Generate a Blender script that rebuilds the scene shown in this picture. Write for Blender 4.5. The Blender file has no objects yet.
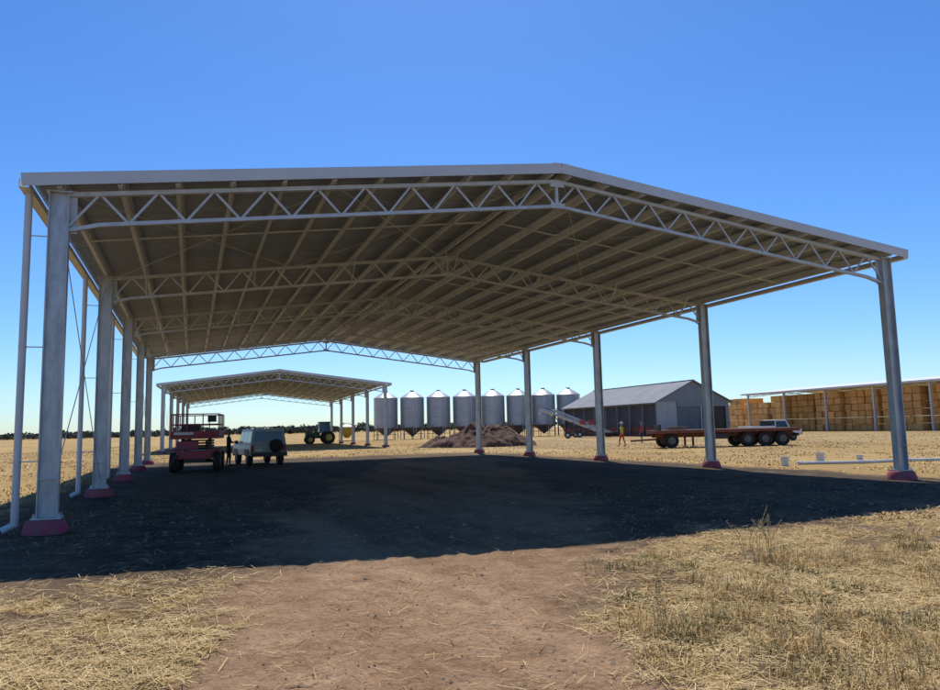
import bpy, math, random
import numpy as np
from mathutils import Vector, Matrix
random.seed(7); rng=np.random.default_rng(7)
scene=bpy.context.scene
COL=scene.collection
pi=math.pi

# ------------------------------------------------------------ camera
pitch,roll,H=0.1124,-0.0229,1.6
cp,sp=math.cos(pitch),math.sin(pitch)
fwd=Vector((0,cp,sp)); rt=Vector((1,0,0)); up=Vector((0,-sp,cp))
cr,sr=math.cos(roll),math.sin(roll)
r2=rt*cr+up*sr; u2=rt*(-sr)+up*cr
cam=bpy.data.cameras.new("camera"); co=bpy.data.objects.new("camera",cam); COL.objects.link(co)
M=Matrix.Identity(4)
for i in range(3):
    M[i][0]=r2[i]; M[i][1]=u2[i]; M[i][2]=-fwd[i]
M[2][3]=H
co.matrix_world=M
cam.lens=740/940*36; cam.sensor_width=36; cam.clip_start=0.05; cam.clip_end=12000
scene.camera=co

# ------------------------------------------------------------ light
sd=Vector((-0.03,0.735,1.0)).normalized()
elev=math.asin(sd.z); az=math.atan2(sd.x,sd.y)
w=bpy.data.worlds.new("World"); scene.world=w; w.use_nodes=True
nt=w.node_tree; bg=nt.nodes["Background"]
sky=nt.nodes.new("ShaderNodeTexSky"); sky.sky_type='NISHITA'; sky.sun_disc=False
sky.sun_elevation=elev; sky.sun_rotation=az; sky.air_density=1.0; sky.dust_density=0.25; sky.ozone_density=3.5
sky.altitude=100
hs=nt.nodes.new("ShaderNodeHueSaturation"); hs.inputs["Saturation"].default_value=1.22
tn=nt.nodes.new("ShaderNodeMix"); tn.data_type='RGBA'; tn.blend_type='MULTIPLY'; tn.inputs[0].default_value=1
tn.inputs[7].default_value=(.70,.86,1.08,1)
nt.links.new(sky.outputs[0],hs.inputs["Color"]); nt.links.new(hs.outputs[0],tn.inputs[6]); nt.links.new(tn.outputs[2],bg.inputs[0])
bg.inputs[1].default_value=0.13
sl=bpy.data.lights.new("sun","SUN"); sl.energy=5.0; sl.angle=math.radians(0.5); sl.color=(1,0.96,0.89)
so=bpy.data.objects.new("sun",sl); COL.objects.link(so)
so.rotation_euler=(-sd).to_track_quat('-Z','Y').to_euler(); so.location=(0,30,60)
scene.view_settings.view_transform='Standard'; scene.view_settings.look='None'; scene.view_settings.exposure=0

# ------------------------------------------------------------ materials
MATS={}
def mat(name,c1,c2=None,scale=3.0,rough=0.8,metal=0.0,bump=0.0,bscale=None,detail=4,stretch=None,attr=False,wave=None,spec=0.3,lo=.32,hi=.68):
    if name in MATS: return MATS[name]
    m=bpy.data.materials.new(name); m.use_nodes=True; t=m.node_tree; N=t.nodes; L=t.links
    b=N["Principled BSDF"]; b.inputs["Roughness"].default_value=rough; b.inputs["Metallic"].default_value=metal
    b.inputs["Specular IOR Level"].default_value=spec
    if c2 is None: c2=tuple(x*0.72 for x in c1)
    tc=N.new("ShaderNodeTexCoord"); mp=N.new("ShaderNodeMapping"); L.new(tc.outputs["Object"],mp.inputs[0])
    if stretch: mp.inputs["Scale"].default_value=stretch
    n=N.new("ShaderNodeTexNoise"); n.inputs["Scale"].default_value=scale; n.inputs["Detail"].default_value=detail
    n.inputs["Roughness"].default_value=0.65
    L.new(mp.outputs[0],n.inputs[0])
    r=N.new("ShaderNodeValToRGB"); r.color_ramp.elements[0].position=lo; r.color_ramp.elements[1].position=hi
    r.color_ramp.elements[0].color=(*c2,1); r.color_ramp.elements[1].color=(*c1,1)
    L.new(n.outputs[0],r.inputs[0]); out=r.outputs[0]
    if attr:
        a=N.new("ShaderNodeVertexColor"); a.layer_name="Col"
        mx=N.new("ShaderNodeMix"); mx.data_type='RGBA'; mx.blend_type='MULTIPLY'; mx.inputs[0].default_value=1
        L.new(out,mx.inputs[6]); L.new(a.outputs[0],mx.inputs[7]); out=mx.outputs[2]
    L.new(out,b.inputs["Base Color"])
    if bump or wave:
        bp=N.new("ShaderNodeBump"); bp.inputs["Strength"].default_value=bump if bump else 0.5; bp.inputs["Distance"].default_value=0.02
        if wave:
            wv=N.new("ShaderNodeTexWave"); wv.bands_direction=wave[0]; wv.inputs["Scale"].default_value=wave[1]
            L.new(tc.outputs["Object"],wv.inputs[0]); L.new(wv.outputs[1],bp.inputs["Height"])
        else:
            n2=N.new("ShaderNodeTexNoise"); n2.inputs["Scale"].default_value=bscale or scale*4; n2.inputs["Detail"].default_value=4
            L.new(tc.outputs["Object"],n2.inputs[0]); L.new(n2.outputs[0],bp.inputs["Height"])
        L.new(bp.outputs[0],b.inputs["Normal"])
    MATS[name]=m; return m

galv=mat("galvanised_steel",(.56,.575,.59),(.35,.365,.38),6,.40,.35,stretch=(1,1,.35),spec=.5)
galvd=mat("galvanised_truss",(.58,.62,.66),(.44,.47,.50),5,.5,.2)
purl=mat("purlin_steel",(.68,.73,.79),(.56,.61,.66),3,.45,.12,spec=.5)
zinc=mat("zincalume_roof",(.37,.43,.52),(.28,.33,.40),1.2,.5,.12,stretch=(.3,1.5,1))
trim=mat("roof_trim",(.62,.63,.63),(.54,.55,.56),1.5,.4,.1,spec=.5)
pink=mat("pink_concrete",(.44,.06,.12),(.26,.13,.12),5,.9,0,bump=.5,bscale=30)
rubber=mat("rubber",(.025,.025,.026),(.05,.04,.033),8,.85)
glass=mat("dark_glass",(.02,.025,.03),(.03,.035,.04),1,.12,spec=.8)
white=mat("white_paint",(.75,.75,.73),(.62,.61,.58),2,.45)
cream=mat("vehicle_paint",(.42,.45,.42),(.32,.33,.30),2,.4,spec=.5)
dark=mat("dark_metal",(.05,.05,.052),(.08,.07,.06),5,.6,.3)
red=mat("red_paint",(.42,.055,.065),(.26,.055,.055),4,.5,spec=.4)
rust=mat("rusty_steel",(.30,.10,.065),(.14,.06,.04),5,.85,0,bump=.3)
redlens=mat("red_lens",(.5,.02,.02),None,3,.3)
silo_m=mat("silo_steel",(.46,.47,.48),(.38,.39,.405),.6,.42,.4,wave=('Z',2.2),bump=.12)
silo_r=mat("hopper_steel",(.22,.15,.13),(.16,.12,.11),1,.7)
wall_d=mat("dark_cladding",(.085,.09,.10),(.06,.063,.07),1,.6,.1,wave=('Y',3),bump=.4)
wall_l=mat("grey_cladding",(.25,.275,.31),(.20,.22,.25),1,.55,.1,wave=('X',3),bump=.4)
wall_p=mat("pale_cladding",(.42,.44,.46),(.34,.36,.38),1,.55,.1,wave=('X',3),bump=.4)
roof_l=mat("light_roof",(.24,.25,.26),(.18,.19,.20),.5,.75,.0,wave=('Y',2.5),bump=.4,spec=.15)
hay=mat("hay",(.92,.55,.21),(.68,.37,.12),2.5,.95,0,bump=.8,bscale=14,attr=True)
timber=mat("timber_deck",(.30,.20,.13),(.18,.12,.08),3,.85)
green=mat("tractor_green",(.05,.12,.05),None,3,.45)
yellow=mat("yellow_paint",(.55,.40,.08),None,3,.5)

# ------------------------------------------------------------ mesh builder
class MB:
    def __init__(s): s.v=[];s.f=[];s.m=[]
    def add(s,vs,fs,mi=0):
        o=len(s.v); s.v+= [tuple(p) for p in vs]; s.f+=[tuple(i+o for i in f) for f in fs]; s.m+=[mi]*len(fs)
    def hexa(s,b,t,mi=0):
        s.add(list(b)+list(t),[(3,2,1,0),(4,5,6,7),(0,1,5,4),(1,2,6,5),(2,3,7,6),(3,0,4,7)],mi)
    def box(s,c,d,mi=0,rz=0):
        x,y,z=d[0]/2,d[1]/2,d[2]/2; C,S=math.cos(rz),math.sin(rz)
        def P(a,b,e): return (c[0]+a*C-b*S,c[1]+a*S+b*C,c[2]+e)
        q=[(-x,-y),(x,-y),(x,y),(-x,y)]
        s.hexa([P(a,b,-z) for a,b in q],[P(a,b,z) for a,b in q],mi)
    def frus(s,c,d0,d1,h,mi=0,off=(0,0)):
        a,b=d0[0]/2,d0[1]/2; e,f=d1[0]/2,d1[1]/2; ox,oy=off
        B=[(c[0]+i*a,c[1]+j*b,c[2]) for i,j in((-1,-1),(1,-1),(1,1),(-1,1))]
        T=[(c[0]+ox+i*e,c[1]+oy+j*f,c[2]+h) for i,j in((-1,-1),(1,-1),(1,1),(-1,1))]
        s.hexa(B,T,mi); return B,T
    def panel(s,B,T,k,s0,s1,t0,t1,mi,off=.006):
        a,b=Vector(B[k]),Vector(B[(k+1)%4]); c,d=Vector(T[k]),Vector(T[(k+1)%4])
        n=(b-a).cross(c-a).normalized()*off
        def P(u,t): return (a.lerp(b,u)).lerp(c.lerp(d,u),t)+n
        s.add([P(s0,t0),P(s1,t0),P(s1,t1),P(s0,t1)],[(0,1,2,3)],mi)
    def beam(s,p,q,w_,h_,mi=0,upv=(0,0,1)):
        p,q=Vector(p),Vector(q); d=(q-p).normalized(); U=Vector(upv)
        if abs(d.dot(U))>.98: U=Vector((0,1,0))
        r=d.cross(U).normalized(); U=r.cross(d).normalized(); r*=w_/2; U*=h_/2
        s.hexa([p-r-U,p+r-U,p+r+U,p-r+U],[q-r-U,q+r-U,q+r+U,q-r+U],mi)
    def tube(s,p,q,r,n=10,mi=0,rb=None,caps=True):
        p,q=Vector(p),Vector(q); d=(q-p).normalized(); U=Vector((0,0,1)) if abs(d.z)<.9 else Vector((1,0,0))
        a=d.cross(U).normalized(); b=d.cross(a); rb=r if rb is None else rb
        vs=[p+(a*math.cos(2*pi*i/n)+b*math.sin(2*pi*i/n))*r for i in range(n)]+[q+(a*math.cos(2*pi*i/n)+b*math.sin(2*pi*i/n))*rb for i in range(n)]
        fs=[(i,(i+1)%n,n+(i+1)%n,n+i) for i in range(n)]
        if caps: fs+=[tuple(range(n))[::-1],tuple(range(n,2*n))]
        s.add(vs,fs,mi)
    def lathe(s,c,prof,n=24,mi=0,axis='z'):
        vs=[];fs=[]
        for r,z in prof:
            for i in range(n):
                a=2*pi*i/n; x,y=r*math.cos(a),r*math.sin(a)
                vs.append((c[0]+x,c[1]+y,c[2]+z) if axis=='z' else (c[0]+z,c[1]+x,c[2]+y) if axis=='x' else (c[0]+x,c[1]+z,c[2]+y))
        for k in range(len(prof)-1):
            for i in range(n):
                j=(i+1)%n; fs.append((k*n+i,k*n+j,(k+1)*n+j,(k+1)*n+i))
        fs.append(tuple(range(n))[::-1]); fs.append(tuple((len(prof)-1)*n+i for i in range(n)))
        s.add(vs,fs,mi)
    def wheel(s,c,r,wd,mt,mr,axis='x'):
        h=wd/2
        s.lathe(c,[(r*.55,-h),(r*.9,-h),(r,-h*.75),(r,h*.75),(r*.9,h),(r*.55,h)],22,mt,axis)
        s.lathe(c,[(r*.15,-h-.02),(r*.5,-h-.005),(r*.56,-h+.02),(r*.56,h-.02),(r*.5,h+.005),(r*.15,h+.02)],18,mr,axis)
    def build(s,name,mats,parent=None,loc=None,rz=0,bevel=0,cols=None,ang=40):
        me=bpy.data.meshes.new(name); me.from_pydata(s.v,[],s.f); me.update()
        for m in mats: me.materials.append(m)
        me.polygons.foreach_set("material_index",s.m)
        me.polygons.foreach_set("use_smooth",[True]*len(s.f))
        try: me.set_sharp_from_angle(angle=math.radians(ang))
        except Exception: me.polygons.foreach_set("use_smooth",[False]*len(s.f))
        if cols is not None:
            ca=me.color_attributes.new("Col",'FLOAT_COLOR','POINT'); ca.data.foreach_set("color",np.array(cols,dtype=np.float32).ravel())
        ob=bpy.data.objects.new(name,me); COL.objects.link(ob)
        if parent: ob.parent=parent
        if loc is not None: ob.location=loc
        ob.rotation_euler=(0,0,rz)
        if bevel:
            b=ob.modifiers.new("bevel",'BEVEL'); b.width=bevel; b.segments=2; b.limit_method='ANGLE'; b.angle_limit=math.radians(40)
        return ob
def empty(name,loc,rz=0):
    e=bpy.data.objects.new(name,None); COL.objects.link(e); e.location=loc; e.rotation_euler=(0,0,rz); e.empty_display_size=.5; return e

# ------------------------------------------------------------ noise
def vnoise(x,y,seed=0):
    xi=np.floor(x).astype(np.int64); yi=np.floor(y).astype(np.int64); fx=x-xi; fy=y-yi
    fx=fx*fx*(3-2*fx); fy=fy*fy*(3-2*fy)
    def hsh(a,b):
        h=(a*374761393+b*668265263+seed*1442695041)&0xffffffff
        h=((h^(h>>13))*1274126177)&0xffffffff
        return ((h^(h>>16))&0xffff)/65535.0
    return (hsh(xi,yi)*(1-fx)+hsh(xi+1,yi)*fx)*(1-fy)+(hsh(xi,yi+1)*(1-fx)+hsh(xi+1,yi+1)*fx)*fy
def fbm(x,y,s,seed=0,o=4):
    t=0;a=1;n=0
    for k in range(o):
        t=t+a*vnoise(x/s*2**k,y/s*2**k,seed+k*17); n+=a; a*=.55
    return t/n
def sstep(a,b,x):
    t=np.clip((x-a)/(b-a),0,1); return t*t*(3-2*t)

SX,SY,YAW,W,BAY,E,RR,OU,OV=-7.32,12.93,.3609,20.04,7.765,6.0,1.243,.46,.3
cy_,sy_=math.cos(YAW),math.sin(YAW)
def local(x,y):
    dx,dy=x-SX,y-SY; return dx*cy_+dy*sy_,-dx*sy_+dy*cy_
def track_edges(x,y):
    c=-.65+np.where(y>10,(y-10)*-.03,0)
    hw=1.45+np.clip((y-5)*.15,0,1.4)
    return c,hw
def masks(x,y):
    u,v=local(x,y)
    nz=fbm(x,y,1.6,3)-.5; nz2=fbm(x,y,.45,9)-.5; nb=fbm(x,y,6,21)-.5; nm=fbm(x,y,1.0,55)-.5
    c,hw=track_edges(x,y)
    tr=1-sstep(-.45,.85,np.abs(x-c)-hw+nz*1.9+nz2*1.4)
    tr=tr*(1-sstep(34,48,y))*sstep(-40,-10,y)
    soil_shade=sstep(-2.6,-.6,u+nz*1.8)*(1-sstep(20.3,22.0,u+nz*2))*sstep(-6.6,-4.3,v+nz*1.8+nz2*1.4)*(1-sstep(31,36,v+nz*3))  # dark soil under shed, plus shade painted out to the roof's cast-shadow edge
    straw=(1-soil_shade)*(1-tr)
    left=1-sstep(-3.6,-2.2,x+nz*2)
    straw=straw*np.where(y<14,1-left*np.clip(.55+1.4*nz2-1.6*nz,0,1),1)
    straw=straw*np.where((y<13)&(x>0),1-.75*sstep(.03,.22,nm+nz2*.3),1)
    straw=np.clip(straw*(1.0+nb*.6),0,1)
    yard=sstep(44,60,y+nb*20)*sstep(-6,6,x+nb*10)*(1-sstep(110,135,y))
    return tr,soil_shade,straw,yard
def height(x,y):
    tr,soil_shade_m,st,yd=masks(x,y)
    near=np.exp(-np.maximum(y-6,0)/14.)*sstep(-30,-5,y)*(np.abs(x)<40)
    h=(fbm(x,y,.5,5)-.5)*.05+(fbm(x,y,.16,8,3)-.5)*.04*(1-.3*tr)+(fbm(x,y,2.5,6,2)-.5)*.10
    h=h*near
    for cx0,ph in ((-1.25,0),(.25,1.1),(-2.1,.5),(-.5,2.2)):
        c=cx0+.18*np.sin(y*.35+ph)
        d=np.abs(x-c); band=1-sstep(.13,.2,d)
        tread=.5+.5*np.sin((y+np.where(x>c,1,-1)*(x-c)*.9)*2*pi/.23)
        h=h+near*tr*(band*(-.022+.020*tread*sstep(.35,.6,fbm(x,y,1.3,31)))+.014*np.exp(-((d-.23)/.06)**2))
    return h-.02*near*tr

# ------------------------------------------------------------ ground
def axis(lo,hi,st,lim_lo,lim_hi,g=1.05):
    a=list(np.arange(lo,hi,st)); s=st; x=a[-1]
    while x<lim_hi: s*=g; x+=s; a.append(x)
    s=st; x=a[0]; b=[]
    while x>lim_lo: s*=g; x-=s; b.append(x)
    return np.array(b[::-1]+a)
xs=axis(-7.5,8.5,.05,-6000,6000); ys=axis(3.2,13.5,.05,-300,7000)
X,Y=np.meshgrid(xs,ys); Z=height(X,Y)
nx,ny=len(xs),len(ys)
me=bpy.data.meshes.new("ground")
me.vertices.add(nx*ny); me.vertices.foreach_set("co",np.stack([X,Y,Z],-1).ravel())
i=np.arange((nx-1)*(ny-1)); r_=i//(nx-1); c_=i%(nx-1); a=r_*nx+c_
q=np.stack([a,a+1,a+nx+1,a+nx],-1).ravel()
me.loops.add(len(q)); me.loops.foreach_set("vertex_index",q)
me.polygons.add(len(i)); me.polygons.foreach_set("loop_start",np.arange(len(i))*4)
me.polygons.foreach_set("use_smooth",[True]*len(i))
me.update(calc_edges=True); me.validate()
tr,soil_shade_m,st,yd=masks(X,Y)
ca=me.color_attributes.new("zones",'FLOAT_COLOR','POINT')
ca.data.foreach_set("color",np.stack([tr,soil_shade_m,st,yd],-1).astype(np.float32).ravel())
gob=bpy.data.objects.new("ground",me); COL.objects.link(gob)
g=bpy.data.materials.new("ground_soil_and_straw"); g.use_nodes=True; t=g.node_tree; N=t.nodes; L=t.links
b=N["Principled BSDF"]; b.inputs["Roughness"].default_value=.95; b.inputs["Specular IOR Level"].default_value=.1
tc=N.new("ShaderNodeTexCoord"); at=N.new("ShaderNodeAttribute"); at.attribute_name="zones"
sx=N.new("ShaderNodeSeparateColor"); L.new(at.outputs["Color"],sx.inputs[0])
def noise(sc,det=4,ro=.65,stretch=None,rot=0):
    n=N.new("ShaderNodeTexNoise"); n.inputs["Scale"].default_value=sc; n.inputs["Detail"].default_value=det; n.inputs["Roughness"].default_value=ro
    if stretch:
        mp=N.new("ShaderNodeMapping"); mp.vector_type='TEXTURE'
        mp.inputs["Rotation"].default_value=(0,0,rot); mp.inputs["Scale"].default_value=tuple(1/s_ for s_ in stretch)
        L.new(tc.outputs["Object"],mp.inputs[0]); L.new(mp.outputs[0],n.inputs[0])
    else: L.new(tc.outputs["Object"],n.inputs[0])
    return n.outputs[0]
def ramp(fac,stops):
    r=N.new("ShaderNodeValToRGB"); e=r.color_ramp.elements
    e[0].position=stops[0][0]; e[0].color=(*stops[0][1],1); e[1].position=stops[-1][0]; e[1].color=(*stops[-1][1],1)
    for p,c in stops[1:-1]:
        k=e.new(p); k.color=(*c,1)
    L.new(fac,r.inputs[0]); return r.outputs[0]
def mix(f,a,b_,mode='MIX'):
    m=N.new("ShaderNodeMix"); m.data_type='RGBA'; m.blend_type=mode
    if isinstance(f,(int,float)): m.inputs[0].default_value=f
    else: L.new(f,m.inputs[0])
    L.new(a,m.inputs[6]); L.new(b_,m.inputs[7]); return m.outputs[2]
def math_(op,a,b_=None,clamp=False):
    m=N.new("ShaderNodeMath"); m.operation=op; m.use_clamp=clamp
    for k,vv in enumerate((a,b_)):
        if vv is None: continue
        if isinstance(vv,(int,float)): m.inputs[k].default_value=vv
        else: L.new(vv,m.inputs[k])
    return m.outputs[0]
soil=ramp(noise(2.2,5,.7),[(.3,(.17,.11,.07)),(.5,(.27,.185,.12)),(.72,(.40,.285,.19))])
trackc=ramp(noise(2.2,6,.78),[(.28,(.31,.195,.12)),(.5,(.48,.32,.21)),(.75,(.62,.445,.305))])
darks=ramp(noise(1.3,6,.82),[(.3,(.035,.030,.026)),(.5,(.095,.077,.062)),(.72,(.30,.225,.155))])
strawc=ramp(noise(5,5,.8),[(.28,(.25,.16,.065)),(.47,(.50,.35,.155)),(.7,(.68,.51,.26))])
yardc=ramp(noise(.35,6,.75),[(.3,(.28,.19,.10)),(.5,(.46,.34,.18)),(.7,(.58,.46,.28))])
base=mix(sx.outputs[0],soil,trackc)
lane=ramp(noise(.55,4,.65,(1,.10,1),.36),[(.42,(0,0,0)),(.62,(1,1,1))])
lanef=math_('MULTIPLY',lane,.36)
soil_shade_f=math_('MULTIPLY',sx.outputs[1],math_('SUBTRACT',math_('SUBTRACT',1.0,lanef),math_('MULTIPLY',sx.outputs[0],.48)))
base=mix(soil_shade_f,base,darks)  # dark soil colour, also painted as shade in front of the shed
sn=noise(1.3,4,.75)
sf=math_('ADD',sx.outputs[2],math_('MULTIPLY',math_('SUBTRACT',sn,.5),1.6))
sf=math_('MULTIPLY',math_('SUBTRACT',sf,.30),2.4,True)
sf=math_('MULTIPLY',sf,math_('MULTIPLY',sx.outputs[2],8.0,True))
base=mix(sf,base,strawc)
base=mix(math_('MULTIPLY',at.outputs["Alpha"],.8),base,yardc)
stk=ramp(noise(.06,4,.7,(1,.25,1),.3),[(.35,(.66,.60,.50)),(.65,(1.1,1.06,.96))])
base=mix(.85,base,stk,'MULTIPLY')
stk2=ramp(noise(.5,4,.7,(1,.15,1),.36),[(.35,(.66,.60,.52)),(.6,(1.1,1.08,1.05))])
base=mix(.7,base,stk2,'MULTIPLY')
fine=ramp(noise(26,4,.8),[(.3,(.52,.52,.52)),(.7,(1.3,1.3,1.3))])
base=mix(.8,base,fine,'MULTIPLY')
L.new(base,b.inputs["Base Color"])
bp=N.new("ShaderNodeBump"); bp.inputs["Strength"].default_value=1.0; bp.inputs["Distance"].default_value=.06
L.new(noise(9,5,.8),bp.inputs["Height"]); L.new(bp.outputs[0],b.inputs["Normal"])
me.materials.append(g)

# ------------------------------------------------------------ hay sheds (main, and second)
def build_shed(name,loc,yaw,bay,nb,left_pipes=True):
    e=empty(name,loc,yaw); k=RR/(W/2)
    zt=lambda u: E+RR-k*abs(u-W/2)
    cols=MB(); pl=MB()
    for i_ in range(nb+1):
        v=i_*bay
        for u in (0,W):
            cols.box((u,v,3.1),(.29,.014,5.75),0)
            cols.box((u-.155,v,3.1),(.02,.19,5.75),0); cols.box((u+.155,v,3.1),(.02,.19,5.75),0)
            cols.box((u,v,.24),(.46,.34,.03),0)
            cols.box((u,v,5.99),(.42,.24,.03),0)
            cols.box((u,v,.9),(.286,.17,.014),0)
            for a in (-.19,.19):
                for c in (-.12,.12): cols.tube((u+a,v+c,.22),(u+a,v+c,.32),.018,6,0)
            ra=random.uniform(.30,.34)
            pl.lathe((u+random.uniform(-.03,.03),v,-.2),[(ra+.05,0),(ra+.04,.26),(ra,.38),(ra-.03,.42)],14,0)
    cols.build("columns",[galv],e); pl.build("plinths",[pink],e,bevel=.01)
    tr_=MB(); D=.64
    for i_ in range(nb+1):
        v=i_*bay
        for side in (0,1):
            u0=.16; nn=20; us=[u0+(W/2-u0)*j/nn for j in range(nn+1)]
            f_=(lambda u:u) if side==0 else (lambda u:W-u)
            T=[(f_(u),v,zt(u)-.06) for u in us]; Bt=[(f_(u),v,zt(u)-D) for u in us]
            tr_.beam(T[0],T[-1],.10,.08,0)
            tr_.beam((f_(u0-.02),v,zt(0)-D-.06),Bt[1],.09,.07,0); tr_.beam(Bt[1],Bt[-1],.09,.07,0)
            for j in range(nn):
                o=.022*(1 if j%2 else -1)
                p,q_=(T[j],Bt[j+1]) if j%2==1 else (Bt[j],T[j+1])
                tr_.beam((p[0],v+o,p[2]),(q_[0],v+o,q_[2]),.03,.042,0)
            tr_.box((f_(u0+.05),v+.03,zt(u0)-.36),(.14,.012,.8),0)
        tr_.beam((W/2,v,zt(W/2)-.06),(W/2,v,zt(W/2)-D),.07,.07,0)
        tr_.box((W/2,v-.055,zt(W/2)-.12),(.36,.012,.16),0)
        tr_.box((W/2,v-.055,zt(W/2)-D),(.36,.012,.12),0)
    tr_.build("trusses",[galvd],e)
    pu=MB(); L0=nb*bay
    npur=10
    for side in (0,1):
        for j in range(npur+1):
            u=.05+(W/2-.25)*j/npur; uu=u if side==0 else W-u; z=zt(uu); sg=1 if side==0 else -1
            y0,y1=-OV+.02,L0+OV-.02
            pu.beam((uu,y0,z+.10),(uu,y1,z+.10),.008,.19,0)
            pu.beam((uu-sg*.035,y0,z+.012),(uu-sg*.035,y1,z+.010),.075,.008,0)
            pu.beam((uu+sg*.035,y0,z+.19),(uu+sg*.035,y1,z+.19),.07,.008,0)
            for i_ in range(nb+1):
                v=i_*bay
                pu.box((uu+.02*sg,v+.0,z+.08),(.012,.12,.14),0)
                if j%3==1 and 0<i_<nb:
                    for d in (-.55,.55): pu.beam((uu,v,z-D+.03),(uu,v+d,z+.03),.025,.025,0)
    for i_ in range(nb):
        for side in (0,1):
            v=(i_+.5)*bay; f_=(lambda u:u) if side==0 else (lambda u:W-u)
            pu.beam((f_(.05),v,zt(.05)+.06),(f_(W/2-.15),v,zt(W/2-.15)+.06),.045,.03,0)
    pu.build("purlins",[purl],e)
    br=MB()
    for i_ in (0,nb-1):
        for side in (0,1):
            f_=(lambda u:u) if side==0 else (lambda u:W-u)
            for a,c in ((.2,W/4),(W/4,W/2-.2)):
                v0,v1=i_*bay,(i_+1)*bay
                br.tube((f_(a),v0,zt(a)-.05),(f_(c),v1,zt(c)-.05),.010,5,0); br.tube((f_(c),v0,zt(c)-.05),(f_(a),v1,zt(a)-.05),.010,5,0)
        br.tube((0,i_*bay,.5),(0,(i_+1)*bay,5.7),.010,5,0); br.tube((0,i_*bay,5.7),(0,(i_+1)*bay,.5),.010,5,0)
    br.build("bracing_rods",[galvd],e)
    rf=MB()
    prof=[]; v=-OV
    while v<L0+OV:
        prof+=[(v,0),(v+.135,0),(v+.15,.024),(v+.18,.024)]; v+=.195
    prof=[p for p in prof if p[0]<L0+OV]+[(L0+OV,0)]
    for side in (0,1):
        ue=-OU if side==0 else W+OU
        vs=[];fs=[]
        for (vv,dz) in prof:
            vs+=[(ue,vv,zt(ue)+.205+dz),(W/2,vv,zt(W/2)+.205+dz)]
        for j in range(len(prof)-1):
            fs.append((2*j,2*j+1,2*j+3,2*j+2) if side==1 else (2*j+1,2*j,2*j+2,2*j+3))
        rf.add(vs,fs,0)
    rf.build("roof_sheets",[zinc],e,ang=10)
    tm=MB()
    for v,sgn in ((-OV,-1),(L0+OV,1)):
        for side in (0,1):
            ue=-OU-.1 if side==0 else W+OU+.1
            a=Vector((ue,v+sgn*.012,zt(ue)+.15)); c=Vector((W/2,v+sgn*.012,zt(W/2)+.15))
            tm.beam(a,c,.02,.22,0)
            tm.beam(a+Vector((0,-sgn*.07,.115)),c+Vector((0,-sgn*.07,.115)),.16,.012,0)
    tm.beam((W/2,-OV,zt(W/2)+.265),(W/2,L0+OV,zt(W/2)+.265),.4,.02,0)
    for side in (0,1):
        ue=-OU-.06 if side==0 else W+OU+.06; z=zt(ue)+.10; sg=-1 if side==0 else 1
        tm.box((ue,L0/2,z-.07),(.15,L0+2*OV-.06,.012),0)
        tm.box((ue+sg*.075,L0/2,z),(.012,L0+2*OV-.06,.16),0); tm.box((ue-sg*.075,L0/2,z-.02),(.012,L0+2*OV-.06,.12),0)
    tm.build("barge_and_gutters",[trim],e)
    if left_pipes:
        dp=MB()
        for i_ in range(nb+1):
            v=i_*bay+(.12 if i_==0 else 0)
            u=-OU-.05
            dp.tube((u,v,zt(u)+.03),(u,v,.12),.062,14,0)
            dp.tube((u,v,.14),(u-.18,v-.02,.05),.062,14,0)
            for z in (1.2,3.2,5.2): dp.beam((u,v,z),(-.16,v,z),.012,.02,0); dp.tube((u,v,z-.02),(u,v,z+.02),.066,14,0)
        dp.build("downpipes",[trim],e)
    return e
build_shed("open_hay_shed",(SX,SY,0),YAW,BAY,4)
build_shed("open_hay_shed",(-27.4,65.9,0),.315,10.0,4,False)

# ------------------------------------------------------------ silos
def silo(x,y,s=1.0):
    e=empty("grain_silo",(x,y,0),random.uniform(-.2,.2))
    b=MB(); R=2.08*s
    b.lathe((0,0,0),[(R,2.0),(R,7.2*s),(R+.06,7.21*s),(R*.55,7.85*s),(.35,8.3*s),(.35,8.5*s),(.05,8.56*s)],36,0)
    b.build("bin",[silo_m],e)
    h=MB(); h.lathe((0,0,0),[(.22,.45),(.3,.6),(R-.02,1.99)],28,0); h.build("hopper",[silo_r],e)
    l=MB()
    for k in range(8):
        a=k*pi/4+.2; l.beam((R*math.cos(a),R*math.sin(a),0),(R*math.cos(a),R*math.sin(a),2.4),.1,.1,0)
        a2=a+pi/4; l.beam((R*math.cos(a),R*math.sin(a),.9),(R*math.cos(a2),R*math.sin(a2),.9),.07,.07,0)
    l.build("legs",[silo_r],e)
    rg=MB()
    for z in (2.05,3.7,5.4,7.05): rg.lathe((0,0,z),[(R+.005,0),(R+.03,.04),(R+.005,.08)],36,0)
    rg.build("hoops",[galv],e)
    d=MB(); a=-pi/2+.35
    for o in (-.22,.22):
        d.beam(((R+.15)*math.cos(a)+o,(R+.15)*math.sin(a),1.0),((R+.15)*math.cos(a)+o,(R+.15)*math.sin(a),7.4),.05,.05,0)
    z=1.2
    while z<7.4: d.beam(((R+.15)*math.cos(a)-.22,(R+.15)*math.sin(a),z),((R+.15)*math.cos(a)+.22,(R+.15)*math.sin(a),z),.03,.03,0); z+=.35
    d.build("ladder",[white],e)
for k,x in enumerate((-15.0,-10.4,-5.8,-1.2,3.8,8.3,12.8,17.3)): silo(x,130+.35*k)

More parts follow.
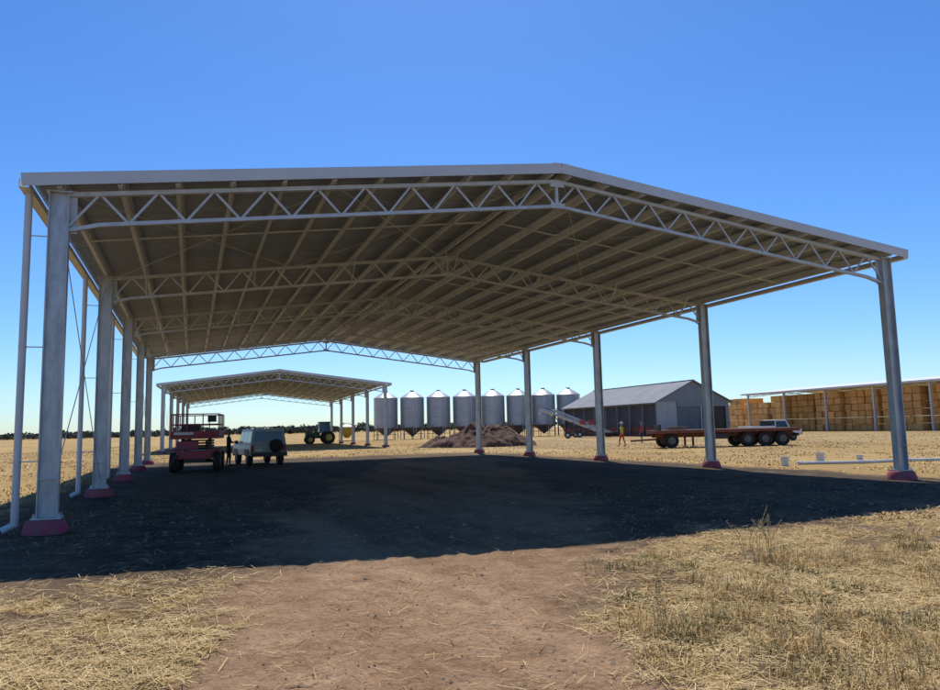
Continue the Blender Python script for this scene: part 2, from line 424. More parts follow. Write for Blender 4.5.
# ------------------------------------------------------------ machinery workshop
def workshop():
    e=empty("machinery_workshop",(24.6,99,0),YAW)
    w_,l_,h_,rh=11.9,26.0,4.6,7.4
    a=MB()
    a.box((.35,l_/2,h_/2),(.05,l_-.1,h_-.02),0)
    a.box((w_,l_/2,h_/2),(.05,l_,h_),0); a.box((w_/2,l_,h_/2),(w_,.05,h_),0)
    for k in range(9): a.box((.0,k*l_/8,h_/2),(.12,.12,h_),1)
    a.box((-.02,l_/2,h_-.2),(.06,l_,.25),1)
    for k in range(8): a.box((.2,(k+.5)*l_/8,.65),(.05,l_/8-.2,1.3),3)
    a.build("side_walls",[wall_d,wall_l,trim,rust],e)
    g_=MB()
    g_.add([(0,0,h_),(w_,0,h_),(w_/2,0,rh-.05)],[(0,1,2)],0)
    g_.add([(w_,l_,h_),(0,l_,h_),(w_/2,l_,rh-.05)],[(0,1,2)],0)
    g_.box((1.6,0,h_/2),(3.2,.06,h_),2); g_.box((w_-.3,0,h_/2),(.6,.06,h_),0); g_.box((7.3,0,h_-.35),(8.0,.07,.7),0)
    g_.box((5.2,.15,2.0),(3.9,.05,4.0),1); g_.box((9.4,.18,2.0),(4.2,.05,4.0),3); g_.box((7.25,.02,1.95),(.15,.12,3.9),4)
    for k in range(12): g_.box((5.2,.11,.2+k*.33),(3.8,.03,.04),0)
    g_.build("gable_wall",[wall_l,mat("roller_door",(.16,.185,.22),None,1,.5),wall_p,dark,trim],e)
    r=MB()
    for sx_ in (0,1):
        ue=-.5 if sx_==0 else w_+.5; ze=h_-.5*(rh-h_)/(w_/2)
        q=[(ue,-.4,ze),(w_/2,-.4,rh),(w_/2,l_+.4,rh),(ue,l_+.4,ze)]
        if sx_: q=q[::-1]
        r.hexa(q,[(p[0],p[1],p[2]+.12) for p in q],0)
    r.box((w_/2,l_/2,rh+.12),(.5,l_+.82,.06),1)
    r.build("roof",[roof_l,trim],e)
workshop()

# ------------------------------------------------------------ stacked hay under long open shed
def hay_storage():
    d=Vector((10.7,-36.0)).normalized()
    ang=math.atan2(d.y,d.x)+pi/2
    e=empty("hay_storage_shed",(47.8,129,0),ang)   # local -y runs along d ; +x = away from the yard
    Ln=64
    s=MB()
    for k in range(8):
        y=-(k*9.0+.5)
        s.box((0,y,3.1),(.26,.24,6.2),0); s.box((16,y,3.1),(.26,.24,6.2),0)
        s.beam((0,y,6.3),(8,y,7.1),.1,.1,0); s.beam((8,y,7.1),(16,y,6.3),.1,.1,0); s.beam((0,y,5.85),(8,y,6.6),.1,.1,0); s.beam((8,y,6.6),(16,y,5.85),.1,.1,0)
        for j in range(10):
            x0=j*.8; s.beam((x0,y,5.85+x0*.1+(.4 if j%2 else 0)),(x0+.8,y,5.85+(x0+.8)*.1+(0 if j%2 else .4)),.05,.05,0)
    s.beam((0,0,6.2),(0,-Ln,6.2),.1,.12,0)
    s.build("frame",[trim],e)
    r=MB()
    for a,c in (((-.8,6.25),(8,7.2)),((8,7.2),(16.8,6.25))):
        q=[(a[0],-Ln,a[1]),(c[0],-Ln,c[1]),(c[0],.6,c[1]),(a[0],.6,a[1])]
        r.hexa(q,[(p[0],p[1],p[2]+.12) for p in q],0)
    r.box((-.88,-Ln/2,6.32),(.14,Ln,.24),0)
    r.build("roof",[white],e)
    bm=MB(); cols=[]
    y=-11.0
    while y<Ln:
        n=random.choice((3,4,5,3)); tint=random.choice(((1,1,1),(1.08,1.08,1.05),(.78,.72,.62),(.95,.85,.75),(1.05,1.08,1.12),(.88,.82,.75)))
        lay=6 if y>0 or random.random()<.6 else 5
        off=random.uniform(-.5,.5)
        for kk in range(n):
            for lz in range(lay):
                for dx in (0,1):
                    if lz<lay-1 and dx==1 and kk not in (0,n-1): continue
                    c=(.5+off+random.uniform(-.14,.14)+dx*2.35+1.2,-(y+.62+random.uniform(-.04,.04)),.49+lz*.965)
                    o=len(bm.v)
                    bm.box(c,(2.3,1.14,.93),0,random.uniform(-.03,.03))
                    t_=random.uniform(.74,1.06)
                    cols+=[(tint[0]*t_,tint[1]*t_,tint[2]*t_,1)]*(len(bm.v)-o)
            y+=1.22
        y+=random.choice((.25,.7,1.3))
    bm.build("hay_bales",[hay],e,bevel=.06,cols=cols)
hay_storage()

# ------------------------------------------------------------ flatbed trailer
def trailer():
    e=empty("flatbed_trailer",(17.3,50.8,0),math.radians(3))
    b=MB()
    b.box((-.3,0,1.14),(9.6,2.4,.10),1)
    for y in (-1.22,1.22): b.box((-.3,y,1.08),(9.62,.06,.22),0)
    b.box((-5.13,0,1.08),(.06,2.5,.22),0); b.box((4.53,0,1.08),(.06,2.5,.22),0)
    for y in (-.45,.45): b.beam((-5.0,y,.86),(4.4,y,.86),.12,.34,0)
    for k in range(12): b.box((-4.7+k*.8,0,1.0),(.08,2.3,.14),0)
    for k in range(10): b.box((-4.6+k*1.0,-1.255,1.02),(.05,.02,.1),2)
    b.box((4.45,0,.72),(.1,2.4,.18),2)
    for k in (-1,1): b.box((4.52,k*.95,.72),(.02,.3,.12),3)
    for y in (-.8,.8): b.box((-2.6,y,.55),(.12,.12,.9),0); b.box((-2.6,y,.05),(.35,.3,.06),0)
    b.box((-.9,-1.0,.72),(1.1,.35,.35),2)
    b.box((-4.9,-.6,1.38),(.2,1.0,.38),2); b.box((-3.4,.2,1.3),(1.2,.8,.22),1)
    b.build("deck",[rust,timber,dark,redlens],e,bevel=.01)
    w_=MB()
    for x in (1.0,2.2,3.4):
        for y in (-1.0,1.0): w_.wheel((x,y,.48),.48,.32,0,1,'y')
        w_.tube((x,-1,.48),(x,1,.48),.06,8,2)
        for y in (-1.05,1.05): w_.box((x,y,1.0),(1.05,.4,.03),2)
    for y in (-.9,.9): w_.wheel((-4.1,y,.48),.48,.32,0,1,'y')
    w_.tube((-4.1,-.9,.48),(-4.1,.9,.48),.06,8,2)
    w_.beam((-4.6,0,.6),(-6.6,0,.5),.14,.12,3)
    w_.build("running_gear",[rubber,mat("wheel_rim",(.22,.19,.16),None,4,.7),dark,rust],e)
trailer()

# ------------------------------------------------------------ vehicles
def wagon(loc,rz):
    e=empty("four_wheel_drive_wagon",loc,rz)
    b=MB()
    b.frus((0,0,.52),(1.74,4.5),(1.8,4.6),.28,0); b.frus((0,0,.80),(1.8,4.6),(1.74,4.5),.26,0)
    B,T=b.frus((0,-.72,1.06),(1.72,3.05),(1.5,2.7),.72,0,(0,-.12))
    b.frus((0,-.84,1.78),(1.5,2.7),(1.36,2.5),.05,4)
    b.panel(B,T,0,.08,.92,.16,.86,1); b.panel(B,T,2,.06,.94,.1,.9,1)
    for s0,s1 in ((.04,.36),(.39,.66),(.69,.95)):
        b.panel(B,T,1,s0,s1,.14,.86,1); b.panel(B,T,3,1-s1,1-s0,.14,.86,1)
    b.frus((0,1.5,1.06),(1.66,1.45),(1.5,1.3),.1,0)
    b.box((0,-2.36,.56),(1.76,.14,.2),2); b.box((0,2.36,.56),(1.76,.14,.24),2)
    for s_ in (-1,1):
        b.box((s_*.78,-2.31,.86),(.14,.04,.3),3); b.box((s_*.66,2.3,.88),(.26,.05,.2),5)
        b.box((s_*.98,.78,1.16),(.18,.08,.16),2)
        for y in (-1.4,1.45): b.box((s_*.885,y,.66),(.05,.98,.34),2)
    b.box((-.5,-2.315,.78),(.42,.02,.12),5)
    for x in (-.62,.62): b.beam((x,-2.0,1.92),(x,.2,1.92),.04,.04,2)
    for y in (-1.9,-1.2,-.5,.1): b.beam((-.62,y,1.9),(.62,y,1.9),.04,.03,2)
    b.build("body",[cream,glass,dark,redlens,white,white],e,bevel=.03)
    w_=MB()
    for s_ in (-1,1):
        for y in (-1.4,1.45): w_.wheel((s_*.76,y,.38),.38,.24,0,1,'x')
    w_.lathe((.35,-2.47,.98),[(.2,.0),(.3,.0),(.33,.05),(.33,.14),(.2,.16)],18,0,'y')
    w_.build("wheels",[rubber,mat("wheel_rim",(.22,.19,.16)),],e)
wagon((-11.1,38.8,0),math.radians(28))

def ute(loc,rz):
    e=empty("farm_ute",loc,rz)
    b=MB()
    b.frus((0,0,.5),(1.74,4.9),(1.8,4.95),.45,0)
    B,T=b.frus((0,.55,.95),(1.72,1.7),(1.46,1.15),.78,0,(0,-.08))
    for k in (0,2): b.panel(B,T,k,.08,.92,.15,.88,1)
    for k in (1,3): b.panel(B,T,k,.1,.9,.15,.88,1)
    b.frus((0,1.85,.95),(1.66,1.1),(1.5,1.0),.12,0)
    b.box((0,-1.35,.98),(1.9,2.2,.07),2)
    for s_ in (-1,1): b.box((s_*.94,-1.35,1.13),(.04,2.2,.24),0)
    b.box((0,-2.45,1.13),(1.9,.04,.24),0); b.box((0,2.5,.6),(1.7,.12,.25),2); b.box((0,-.28,1.35),(1.8,.05,.7),2)
    for s_ in (-1,1): b.box((s_*.7,2.48,.82),(.28,.05,.16),3)
    b.build("body",[white,glass,dark,trim],e,bevel=.03)
    w_=MB()
    for s_ in (-1,1):
        for y in (-1.4,1.6): w_.wheel((s_*.78,y,.36),.36,.22,0,1,'x')
    w_.build("wheels",[rubber,mat("wheel_rim",(.22,.19,.16))],e)
ute((25.2,63,0),math.radians(-72))

def scissor(loc,rz):
    e=empty("scissor_lift",loc,rz)
    b=MB()
    b.box((0,0,.72),(1.5,2.6,.34),0); b.box((0,0,.5),(.9,2.5,.2),1)
    for s_ in (-1,1): b.box((s_*.86,0,.78),(.22,1.0,.42),0)
    for k in range(4):
        z=.95+k*.12
        for s_ in (-1,1):
            b.beam((s_*.45,-1.1,z),(s_*.45,1.1,z+.08),.07,.09,1 if k%2 else 0); b.beam((s_*.55,1.1,z),(s_*.55,-1.1,z+.08),.05,.09,1)
        b.tube((-.6,-1.1,z+.03),(.6,-1.1,z+.03),.03,8,1); b.tube((-.6,1.1,z+.03),(.6,1.1,z+.03),.03,8,1)
    b.box((0,0,1.48),(2.0,2.9,.12),0); b.box((0,0,1.56),(1.92,2.8,.04),1)
    for y in (-1.42,1.42):
        b.box((0,y,1.66),(2.0,.03,.2),0)
        for z in (2.05,2.5): b.tube((-.98,y,z),(.98,y,z),.025,8,0)
        for x in (-.98,-.33,.33,.98): b.tube((x,y,1.5),(x,y,2.5),.025,8,0)
    for x in (-.98,.98):
        b.box((x,0,1.66),(.03,2.84,.2),0)
        for z in (2.05,2.5): b.tube((x,-1.42,z),(x,1.42,z),.025,8,0)
        for y in (-.7,0,.7): b.tube((x,y,1.5),(x,y,2.5),.025,8,0)
    b.box((.7,-1.3,2.3),(.35,.2,.3),1)
    b.box((-.3,-1.32,1.15),(.9,.05,.35),2); b.box((-.45,-1.45,1.66),(.8,.012,.12),3)
    for s_ in (-1,1): b.tube((s_*.7,-1.35,.75),(s_*.95,-1.5,.3),.05,8,1)
    b.box((-.35,.4,1.85),(.8,.9,.5),1)
    b.build("body",[red,dark,pink,white],e,bevel=.008)
    w_=MB()
    for s_ in (-1,1):
        for y in (-.95,.95): w_.wheel((s_*.9,y,.42),.42,.3,0,1,'x')
        w_.tube((0,-.95*s_,.42),(.9,-.95*s_,.42),.05,8,0); w_.tube((0,-.95*s_,.42),(-.9,-.95*s_,.42),.05,8,0)
    w_.build("wheels",[rubber,mat("wheel_rim",(.22,.19,.16))],e)
scissor((-12.45,33.9,0),math.radians(14))

def tractor(loc,rz):
    e=empty("tractor",loc,rz)
    b=MB()
    b.box((1.1,0,1.25),(1.9,.75,.7),0); b.frus((-.45,0,1.5),(1.5,1.4),(1.35,1.2),1.35,1)
    b.box((-.45,0,2.9),(1.5,1.4,.12),0); b.box((-.2,0,.95),(2.6,.6,.4),2); b.tube((1.3,.3,1.6),(1.3,.3,2.5),.05,8,2)
    for s_ in (-1,1):
        for x in (-1.15,.28): b.beam((x,s_*.68,1.5),(x+.02,s_*.62,2.85),.07,.07,0)
        b.box((-.9,s_*.85,1.65),(1.2,.4,.06),0)
    b.build("body",[green,glass,dark],e,bevel=.03)
    w_=MB()
    for s_ in (-1,1): w_.wheel((-.9,s_*.95,.85),.85,.5,0,1,'y'); w_.wheel((1.5,s_*.85,.6),.6,.38,0,1,'y')
    w_.build("wheels",[rubber,yellow],e)
tractor((-20.3,100,0),math.radians(200))
def seedbin(loc):
    e=empty("field_bin",loc,.3)
    b=MB(); b.frus((0,0,.7),(.5,.5),(1.9,1.9),.9,0); b.box((0,0,1.9),(1.9,1.9,.6),0); b.frus((0,0,2.2),(1.9,1.9),(.6,.6),.35,1)
    b.build("bin",[yellow,white],e)
    l=MB()
    for i_ in (-1,1):
        for j in (-1,1): l.beam((i_*.93,j*.93,0),(i_*.93,j*.93,1.7),.08,.08,0)
        l.beam((-.93,i_*.93,.3),(.93,i_*.93,.3),.08,.08,0)
    l.build("frame",[dark],e)
seedbin((-17.3,103,0))

def auger(loc,rz):
    e=empty("grain_auger",loc,rz)
    b=MB()
    p0=Vector((4.3,0,.45)); p1=Vector((-4.2,0,3.9))
    b.tube(p0,p1,.2,12,0); b.tube(p0+Vector((0,0,.35)),p1+Vector((0,0,.35)),.04,6,1)
    b.tube(p1,p1+Vector((-.25,0,-.8)),.22,12,0)
    b.frus((4.5,0,.1),(.7,.7),(1.3,1.3),.6,1)
    for s_ in (-1,1):
        b.beam((-.8,s_*1.1,.45),(-2.6,s_*.15,3.2),.09,.09,1); b.beam((-.8,s_*1.1,.45),(2.2,s_*.15,1.3),.09,.09,1); b.beam((-.8,s_*1.1,.45),(0,s_*.15,2.2),.07,.07,1)
        b.wheel((-.8,s_*1.2,.42),.42,.22,2,3,'y')
    b.tube((-.8,-1.1,.45),(-.8,1.1,.45),.06,8,1)
    b.box((1.2,.0,2.1),(.8,.6,.6),4)
    b.build("auger_body",[galv,dark,rubber,white,red],e)
auger((13.4,98,0),math.radians(-8)); auger((15.5,104,0),math.radians(6))

# ------------------------------------------------------------ pipes, mound
def riser(loc,h=.34,r=.13):
    b=MB(); b.lathe((0,0,-.1),[(r,0),(r,h+.04),(r*1.14,h+.04),(r*1.14,h+.1),(r*.86,h+.1),(r*.86,h-.05)],20,0)
    b.build("pvc_pipe_riser",[white],None,loc)
riser((11.25,27.0,0)); riser((13.55,29.2,0),.36,.15); riser((15.5,30.0,0),.2,.12)
b=MB(); pts=[(12.0,27.6,.06),(14.2,27.4,.06),(16.3,28.0,.06),(18.6,28.0,.06),(21,28.6,.06)]
for p,q in zip(pts[:-1],pts[1:]): b.tube(p,q,.055,12,0); b.tube(Vector(p)-Vector((.08,0,0)),Vector(p)+Vector((.08,0,0)),.068,12,0)
b.build("pvc_pipe",[white])
def mound(name,cx0,cy0,rx,ry,hh,m,seed,n=90):
    xs_=np.linspace(-1.25,1.25,n); A,B=np.meshgrid(xs_,xs_); r=np.sqrt(A**2+B**2)
    nn=fbm(A*rx+40,B*ry+40,1.3,seed); n2=fbm(A*rx+40,B*ry+40,.4,seed+3)
    h=np.clip(1.05-r*(.75+.5*nn),0,1)**.6*hh*(.45+1.0*nn)+(n2-.5)*.6*np.clip(1.2-r,0,1)*hh-.05
    vs=np.stack([A*rx+cx0,B*ry+cy0,h],-1).reshape(-1,3)
    fs=[(j*n+i,j*n+i+1,(j+1)*n+i+1,(j+1)*n+i) for j in range(n-1) for i in range(n-1)]
    mb=MB(); mb.v=[tuple(p) for p in vs.tolist()]; mb.f=fs; mb.m=[0]*len(fs)
    return mb.build(name,[m],ang=180)
dirt=mat("red_dirt",(.15,.078,.046),(.06,.035,.025),1.5,.95,0,bump=.9,bscale=7)
mound("dirt_mound",1.0,66,4.4,3.2,1.95,dirt,5)
mound("dirt_mound",-2.6,67,2.2,1.6,.9,dirt,15,50)

# ------------------------------------------------------------ distant trees: leaf-clump mass
def treeline():
    V=[];F=[]
    def tree(x,y,hh,wd):
        o=len(V)
        V.extend([(x-.15,y,0),(x+.15,y,0),(x+.08,y,hh*.6),(x-.08,y,hh*.6)]); F.append((o,o+1,o+2,o+3))
        nl=random.randint(3,6); cs=[(x+random.gauss(0,wd*.35),y+random.gauss(0,wd*.3),hh*random.uniform(.35,.8),wd*random.uniform(.2,.42)) for _ in range(nl)]
        for c in cs:
            for _ in range(26):
                d=np.array([random.gauss(0,1) for _ in range(3)]); d/=np.linalg.norm(d); r=c[3]*random.uniform(.5,1.05)
                p=np.array([c[0],c[1],c[2]])+d*r*np.array([1,1,.5]); p[2]=max(p[2],.2); s=wd*.08*random.uniform(.6,1.5)
                a=np.array([random.gauss(0,1) for _ in range(3)]); a/=np.linalg.norm(a); b_=np.cross(a,d); b_/=np.linalg.norm(b_)+1e-6
                o=len(V); V.extend([tuple(p-a*s),tuple(p+b_*s*.8),tuple(p+a*s),tuple(p-b_*s*.8)]); F.append((o,o+1,o+2,o+3))
    for k in range(640):
        y=random.uniform(800,1150); x=random.uniform(-.72,.1)*y
        hh=random.uniform(5,9)*(1.35 if random.random()<.15 else 1)
        tree(x,y,hh,hh*random.uniform(1.1,2.2))
    me=bpy.data.meshes.new("distant_trees"); me.from_pydata(V,[],F); me.materials.append(mat("tree_foliage",(.10,.115,.09),(.06,.075,.065),.3,.9))
    ob=bpy.data.objects.new("distant_trees",me); COL.objects.link(ob)
treeline()

# ------------------------------------------------------------ grass and straw
def mkattr(me,cols):
    ca=me.color_attributes.new("Col",'FLOAT_COLOR','POINT'); ca.data.foreach_set("color",cols.astype(np.float32).ravel())
grassm=mat("dry_grass_blades",(.80,.60,.30),(.58,.41,.18),2,.8,0,attr=True)
def blades(name,px,py,hh,wd,lean,tint):
    n=len(px); az_=rng.uniform(0,2*pi,n); z0=height(px,py)-.01
    dx,dy=np.cos(az_),np.sin(az_); sx_,sy2=-dy*wd/2,dx*wd/2
    ml=lean*.35
    P=np.zeros((n,5,3))
    P[:,0]=np.stack([px-sx_,py-sy2,z0],-1); P[:,1]=np.stack([px+sx_,py+sy2,z0],-1)
    mx_,my_=px+dx*ml*hh,py+dy*ml*hh; mz=z0+hh*.55
    P[:,2]=np.stack([mx_+sx_*.8,my_+sy2*.8,mz],-1); P[:,3]=np.stack([mx_-sx_*.8,my_-sy2*.8,mz],-1)
    P[:,4]=np.stack([px+dx*lean*hh,py+dy*lean*hh,z0+hh*np.clip(1-.45*lean,.12,1)],-1)
    o=(np.arange(n)*5)[:,None]
    tri=np.concatenate([o+[0,1,2],o+[0,2,3],o+[3,2,4]],1).reshape(-1)
    me=bpy.data.meshes.new(name); me.vertices.add(n*5); me.vertices.foreach_set("co",P.ravel())
    me.loops.add(len(tri)); me.loops.foreach_set("vertex_index",tri)
    me.polygons.add(len(tri)//3); me.polygons.foreach_set("loop_start",np.arange(len(tri)//3)*3)
    me.update(calc_edges=True); mkattr(me,np.repeat(np.concatenate([tint,np.ones((n,1))],1),5,0))
    me.materials.append(grassm); ob=bpy.data.objects.new(name,me); COL.objects.link(ob)
n=210000
yy=3.6+ (rng.random(n)**1.5)*15; xx=(rng.random(n)*2-1)*(yy*.68+.6)
tr,soil_shade_m,stw,yd=masks(xx,yy); keep=rng.random(n)<np.clip(stw*1.2*(.25+1.5*fbm(xx,yy,.5,77))-.12,0.03,1)*np.clip(1-tr*.5,.03,1)
xx,yy=xx[keep],yy[keep]; n=len(xx)
L_=rng.uniform(.04,.24,n); az_=rng.uniform(0,2*pi,n); tl=rng.normal(0,.14,n)
wd=rng.uniform(.0022,.0045,n)*(1+yy*.05)
z0=height(xx,yy)+rng.uniform(.004,.035,n)
dx,dy=np.cos(az_)*L_/2,np.sin(az_)*L_/2; nxx,nyy=-np.sin(az_)*wd/2,np.cos(az_)*wd/2; dz=tl*L_/2
P=np.stack([np.stack([xx-dx-nxx,yy-dy-nyy,z0-dz],-1),np.stack([xx+dx-nxx,yy+dy-nyy,z0+dz],-1),np.stack([xx+dx+nxx,yy+dy+nyy,z0+dz+.001],-1),np.stack([xx-dx+nxx,yy-dy+nyy,z0-dz+.001],-1)],1)
me=bpy.data.meshes.new("straw_litter"); me.vertices.add(n*4); me.vertices.foreach_set("co",P.ravel())
me.loops.add(n*4); me.loops.foreach_set("vertex_index",np.arange(n*4)); me.polygons.add(n); me.polygons.foreach_set("loop_start",np.arange(n)*4)
me.update(calc_edges=True)
tt=rng.uniform(.5,1.1,n); mkattr(me,np.repeat(np.stack([tt,tt*.97,tt*.90,np.ones(n)],-1),4,0))
me.materials.append(grassm); ob=bpy.data.objects.new("straw_litter",me); COL.objects.link(ob)
def clumps(nc,yr,xf,per,hr,spread,seedv,tintc,thr=.5,big=None):
    PX=[];PY=[];HH=[];TT=[]
    cy0=rng.uniform(yr[0],yr[1],nc*5); cx0=xf(cy0,rng.random(nc*5))
    tr,soil_shade_m,stw,yd=masks(cx0,cy0); k=(soil_shade_m<.3)&(tr<.4)&(fbm(cx0,cy0,1.1,seedv)>thr); cx0,cy0=cx0[k][:nc],cy0[k][:nc]
    sz=rng.uniform(.5,1.4,len(cx0))
    if big:
        cx0=np.append(cx0,[p[0] for p in big]); cy0=np.append(cy0,[p[1] for p in big]); sz=np.append(sz,[p[2] for p in big])
    for x,y,s in zip(cx0,cy0,sz):
        m=int(per*s); a=rng.normal(0,spread*s,m); b_=rng.normal(0,spread*s,m)
        PX.append(x+a);PY.append(y+b_);HH.append(rng.uniform(hr[0],hr[1],m)*s)
        t_=rng.uniform(.5,1.05,(m,1))*np.array(tintc[rng.integers(len(tintc))])[None]; TT.append(t_)
    return np.concatenate(PX),np.concatenate(PY),np.concatenate(HH),np.concatenate(TT)
dry=[(1,1,1),(1,.93,.8),(.85,.76,.6),(.62,.56,.42),(.5,.48,.36)]
px,py,hh,tt=clumps(430,(3.9,10.5),lambda y,r:1.2+r*(y*.64),40,(.04,.17),.055,91,dry,.51,
   big=[(3.2,8.6,2.3),(3.4,8.5,1.8),(1.45,6.2,2.2),(1.7,6.0,1.6),(5.3,9.3,2.0),(2.2,5.3,1.9),(2.9,5.6,1.8),(4.4,7.2,2.0),(2.5,7.1,1.6),(2.0,4.9,1.8),(2.6,4.7,2.0),(1.2,5.2,1.5)])
blades("dry_grass",px,py,hh,rng.uniform(.003,.006,len(px)),rng.uniform(.2,1.5,len(px)),tt)
px,py,hh,tt=clumps(110,(4.2,8.0),lambda y,r:-2.6-r*(y*.6),22,(.02,.09),.06,95,dry,.5)
blades("dry_grass",px,py,hh,rng.uniform(.003,.006,len(px)),rng.uniform(.3,1.7,len(px)),tt)
px,py,hh,tt=clumps(45,(4.2,10),lambda y,r:1.4+r*(y*.6),75,(.03,.12),.09,99,[(.24,.36,.24),(.36,.44,.28)],.48)
blades("green_weeds",px,py,hh,rng.uniform(.005,.010,len(px)),rng.uniform(.3,1.4,len(px)),tt)
n=60000
yy=12+(rng.random(n)**1.5)*75; xx=(rng.random(n)*2-1)*(yy*.7+1)
tr,soil_shade_m,stw,yd=masks(xx,yy); k=(stw>.4)&(fbm(xx,yy,2.4,61)>.47)&(rng.random(n)>yd*.6); xx,yy=xx[k],yy[k]; n=len(xx)
t_=rng.uniform(.45,.95,(n,1))*np.array([[1,.93,.8]])
blades("field_stubble",xx,yy,rng.uniform(.04,.13,n),.012+yy*.0012,rng.uniform(.5,2.0,n),t_)
mb=MB()
for (x,y,h_) in [(3.2,8.6,.62),(3.3,8.45,.5),(3.1,8.7,.45),(1.5,6.1,.36),(5.3,9.2,.4),(2.3,5.2,.3),(4.5,7.1,.36),(3.4,8.7,.55)]:
    for k in range(4):
        a=random.uniform(0,6.28); l=random.uniform(.1,.5); p=Vector((x+random.gauss(0,.04),y+random.gauss(0,.04),0)); m_=p+Vector((math.cos(a)*l*.3*h_,math.sin(a)*l*.3*h_,h_*.6)); q=p+Vector((math.cos(a)*l*h_,math.sin(a)*l*h_,h_*random.uniform(.75,1.05)))
        mb.tube(p,m_,.003,4,0); mb.tube(m_,q,.0025,4,0)
        for j in range(7):
            r0=m_.lerp(q,.35+j*.1); d=Vector((random.gauss(0,.02),random.gauss(0,.02),.025)); mb.tube(r0,r0+d,.004,4,0,.001)
mb.build("dry_weed_stalks",[mat("weed_stalk",(.50,.40,.22),(.34,.26,.14),5,.9)])
V=[]
for k in range(4600):
    y=4+random.random()**1.3*17; x=random.uniform(-.68,.66)*y
    s=random.uniform(.005,.016)*(1.9 if random.random()<.05 else 1)
    if y>11: s*=2.1
    V.append((x,y,s))
V=np.array(V); Zc=height(V[:,0],V[:,1]); mb=MB()
for (x,y,s),z in zip(V,Zc):
    pts=[(x+s*random.uniform(.6,1.3)*a,y+s*random.uniform(.6,1.3)*b_,z+s*.1+s*random.uniform(.4,.7)*c) for a,b_,c in ((1,0,0),(0,1,0),(-1,0,0),(0,-1,0),(0,0,1),(0,0,-1))]
    mb.add(pts,[(0,1,4),(1,2,4),(2,3,4),(3,0,4),(1,0,5),(2,1,5),(3,2,5),(0,3,5)],0)
mb.build("soil_clods",[mat("clod_soil",(.38,.26,.18),(.20,.14,.095),3,.95)],ang=20)

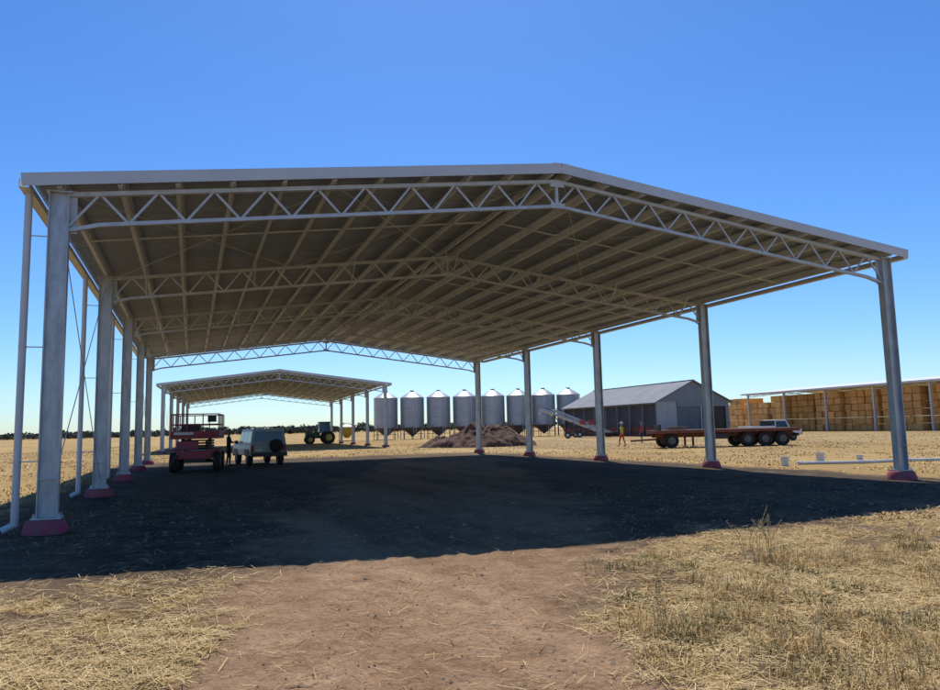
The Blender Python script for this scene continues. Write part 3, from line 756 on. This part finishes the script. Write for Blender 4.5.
# ------------------------------------------------------------ people
def person(loc,rz,shirt,pants,hat,pose=0,sc=1.0):
    J=[];Eg=[];R=[]
    def a(p,r,par=None):
        J.append(Vector(p)); R.append(r)
        if par is not None: Eg.append((par,len(J)-1))
        return len(J)-1
    pel=a((0,0,.96),.145); ab=a((0,0,1.10),.135,pel); ch=a((0,.01,1.30),.155,ab); ut=a((0,0,1.42),.12,ch); nk=a((0,0,1.50),.055,ut); nk2=a((0,.01,1.57),.055,nk)
    hd=a((0,.02,1.64),.085,nk2); h2=a((0,.015,1.72),.095,hd); a((0,0,1.78),.06,h2)
    st_=.12 if pose==1 else .03
    hands=[]
    for s_ in (-1,1):
        hp=a((s_*.09,0,.90),.10,pel); kn=a((s_*.11,.03+st_*s_,.50),.062,hp); an=a((s_*.12,-.02+st_*1.6*s_,.10),.043,kn); fo=a((s_*.13,.06+st_*1.6*s_,.045),.042,an); a((s_*.14,.17+st_*1.6*s_,.035),.033,fo)
        sh=a((s_*.17,0,1.41),.062,ut)
        if pose==2: el=a((s_*.24,.10,1.17),.045,sh); wr=a((s_*.16,.32,1.20),.03,el)
        elif pose==1: el=a((s_*.24,-.05*s_,1.15),.045,sh); wr=a((s_*.26,.10-.1*s_,.92),.03,el)
        else: el=a((s_*.24,-.02,1.14),.045,sh); wr=a((s_*.26,.05,.88),.03,el)
        d=(J[wr]-J[el]).normalized(); pm=a(J[wr]+d*.06,.034,wr); hands.append((J[pm].copy(),d,s_))
    me=bpy.data.meshes.new("body"); me.from_pydata([tuple(p) for p in J],Eg,[]); ob=bpy.data.objects.new("tmp",me); COL.objects.link(ob)
    ob.modifiers.new("s",'SKIN')
    for i_,r in enumerate(R):
        sv=me.skin_vertices[0].data[i_]; rx=r*(1.18 if i_ in (0,1,2,3) else 1); sv.radius=(rx,r*(.78 if i_ in (0,1,2,3) else 1)); sv.use_root=(i_==0)
    ss=ob.modifiers.new("u",'SUBSURF'); ss.levels=1; ss.render_levels=1
    bpy.context.view_layer.update(); dg=bpy.context.evaluated_depsgraph_get()
    nm=bpy.data.meshes.new_from_object(ob.evaluated_get(dg)); bpy.data.objects.remove(ob)
    skin=mat("skin",(.45,.26,.18),None,5,.6)
    for m_ in (skin,shirt,pants,mat("boots",(.06,.04,.03),None,5,.7)): nm.materials.append(m_)
    for p in nm.polygons:
        c=p.center; p.use_smooth=True
        if c.z>1.50: k=0
        elif c.z<.12: k=3
        elif abs(c.x)>.215 and c.z<1.1 or (pose==2 and c.y>.17 and c.z>1.0): k=0
        elif c.z<.97: k=2
        else: k=1
        p.material_index=k
    e=empty("person",loc,rz); e.scale=(sc,)*3
    nb_=bpy.data.objects.new("body",nm); COL.objects.link(nb_); nb_.parent=e
    f=MB()
    for P0,d,s_ in hands:
        side=Vector((0,1,0)); side=(side-d*side.dot(d)).normalized()
        if pose==2: side=Vector((0,0,1))
        inw=Vector((-s_,0,0))
        for k,(o,l) in enumerate(((-.03,.06),(-.01,.075),(.01,.08),(.03,.07))):
            p=P0+side*o+d*.02; m_=p+d*l*.55+inw*.01; f.tube(p,m_,.010,6,0,.009); f.tube(m_,m_+d*l*.4+inw*.025,.009,6,0,.007)
        p=P0+side*.035-d*.02; m_=p+side*.03+d*.03; f.tube(p,m_,.011,6,0,.010); f.tube(m_,m_+d*.03,.010,6,0,.008)
    f.frus((0,.115,1.645),(.035,.03),(.02,.012),.055,0); f.box((0,.108,1.615),(.05,.012,.012),2)
    for s_ in (-1,1): f.box((s_*.035,.105,1.69),(.022,.012,.012),1); f.box((s_*.1,.0,1.665),(.02,.04,.06),0)
    f.lathe((0,0,1.725),[(.19 if hat[1] else .115,0),(.19 if hat[1] else .115,.012),(.108,.015),(.102,.08),(.06,.125),(.01,.13)],20,3)
    f.box((0,.13,1.73),(.14,.12,.012),3)
    f.build("head_and_hands",[skin,dark,redlens,hat[0]],e)
    return e
hivis=mat("hivis_yellow",(.65,.62,.05),None,5,.8); navy=mat("navy_cloth",(.02,.03,.07),None,5,.9); redsh=mat("red_shirt",(.55,.07,.04),None,5,.9); khaki=mat("khaki_cloth",(.25,.2,.13),None,5,.9)
person((11.35,56.5,0),math.radians(100),hivis,redsh,(white,True),1)
person((14.9,65.5,0),math.radians(60),redsh,navy,(khaki,True),0)
person((-12.15,37.2,0),math.radians(-60),navy,navy,(khaki,True),2)
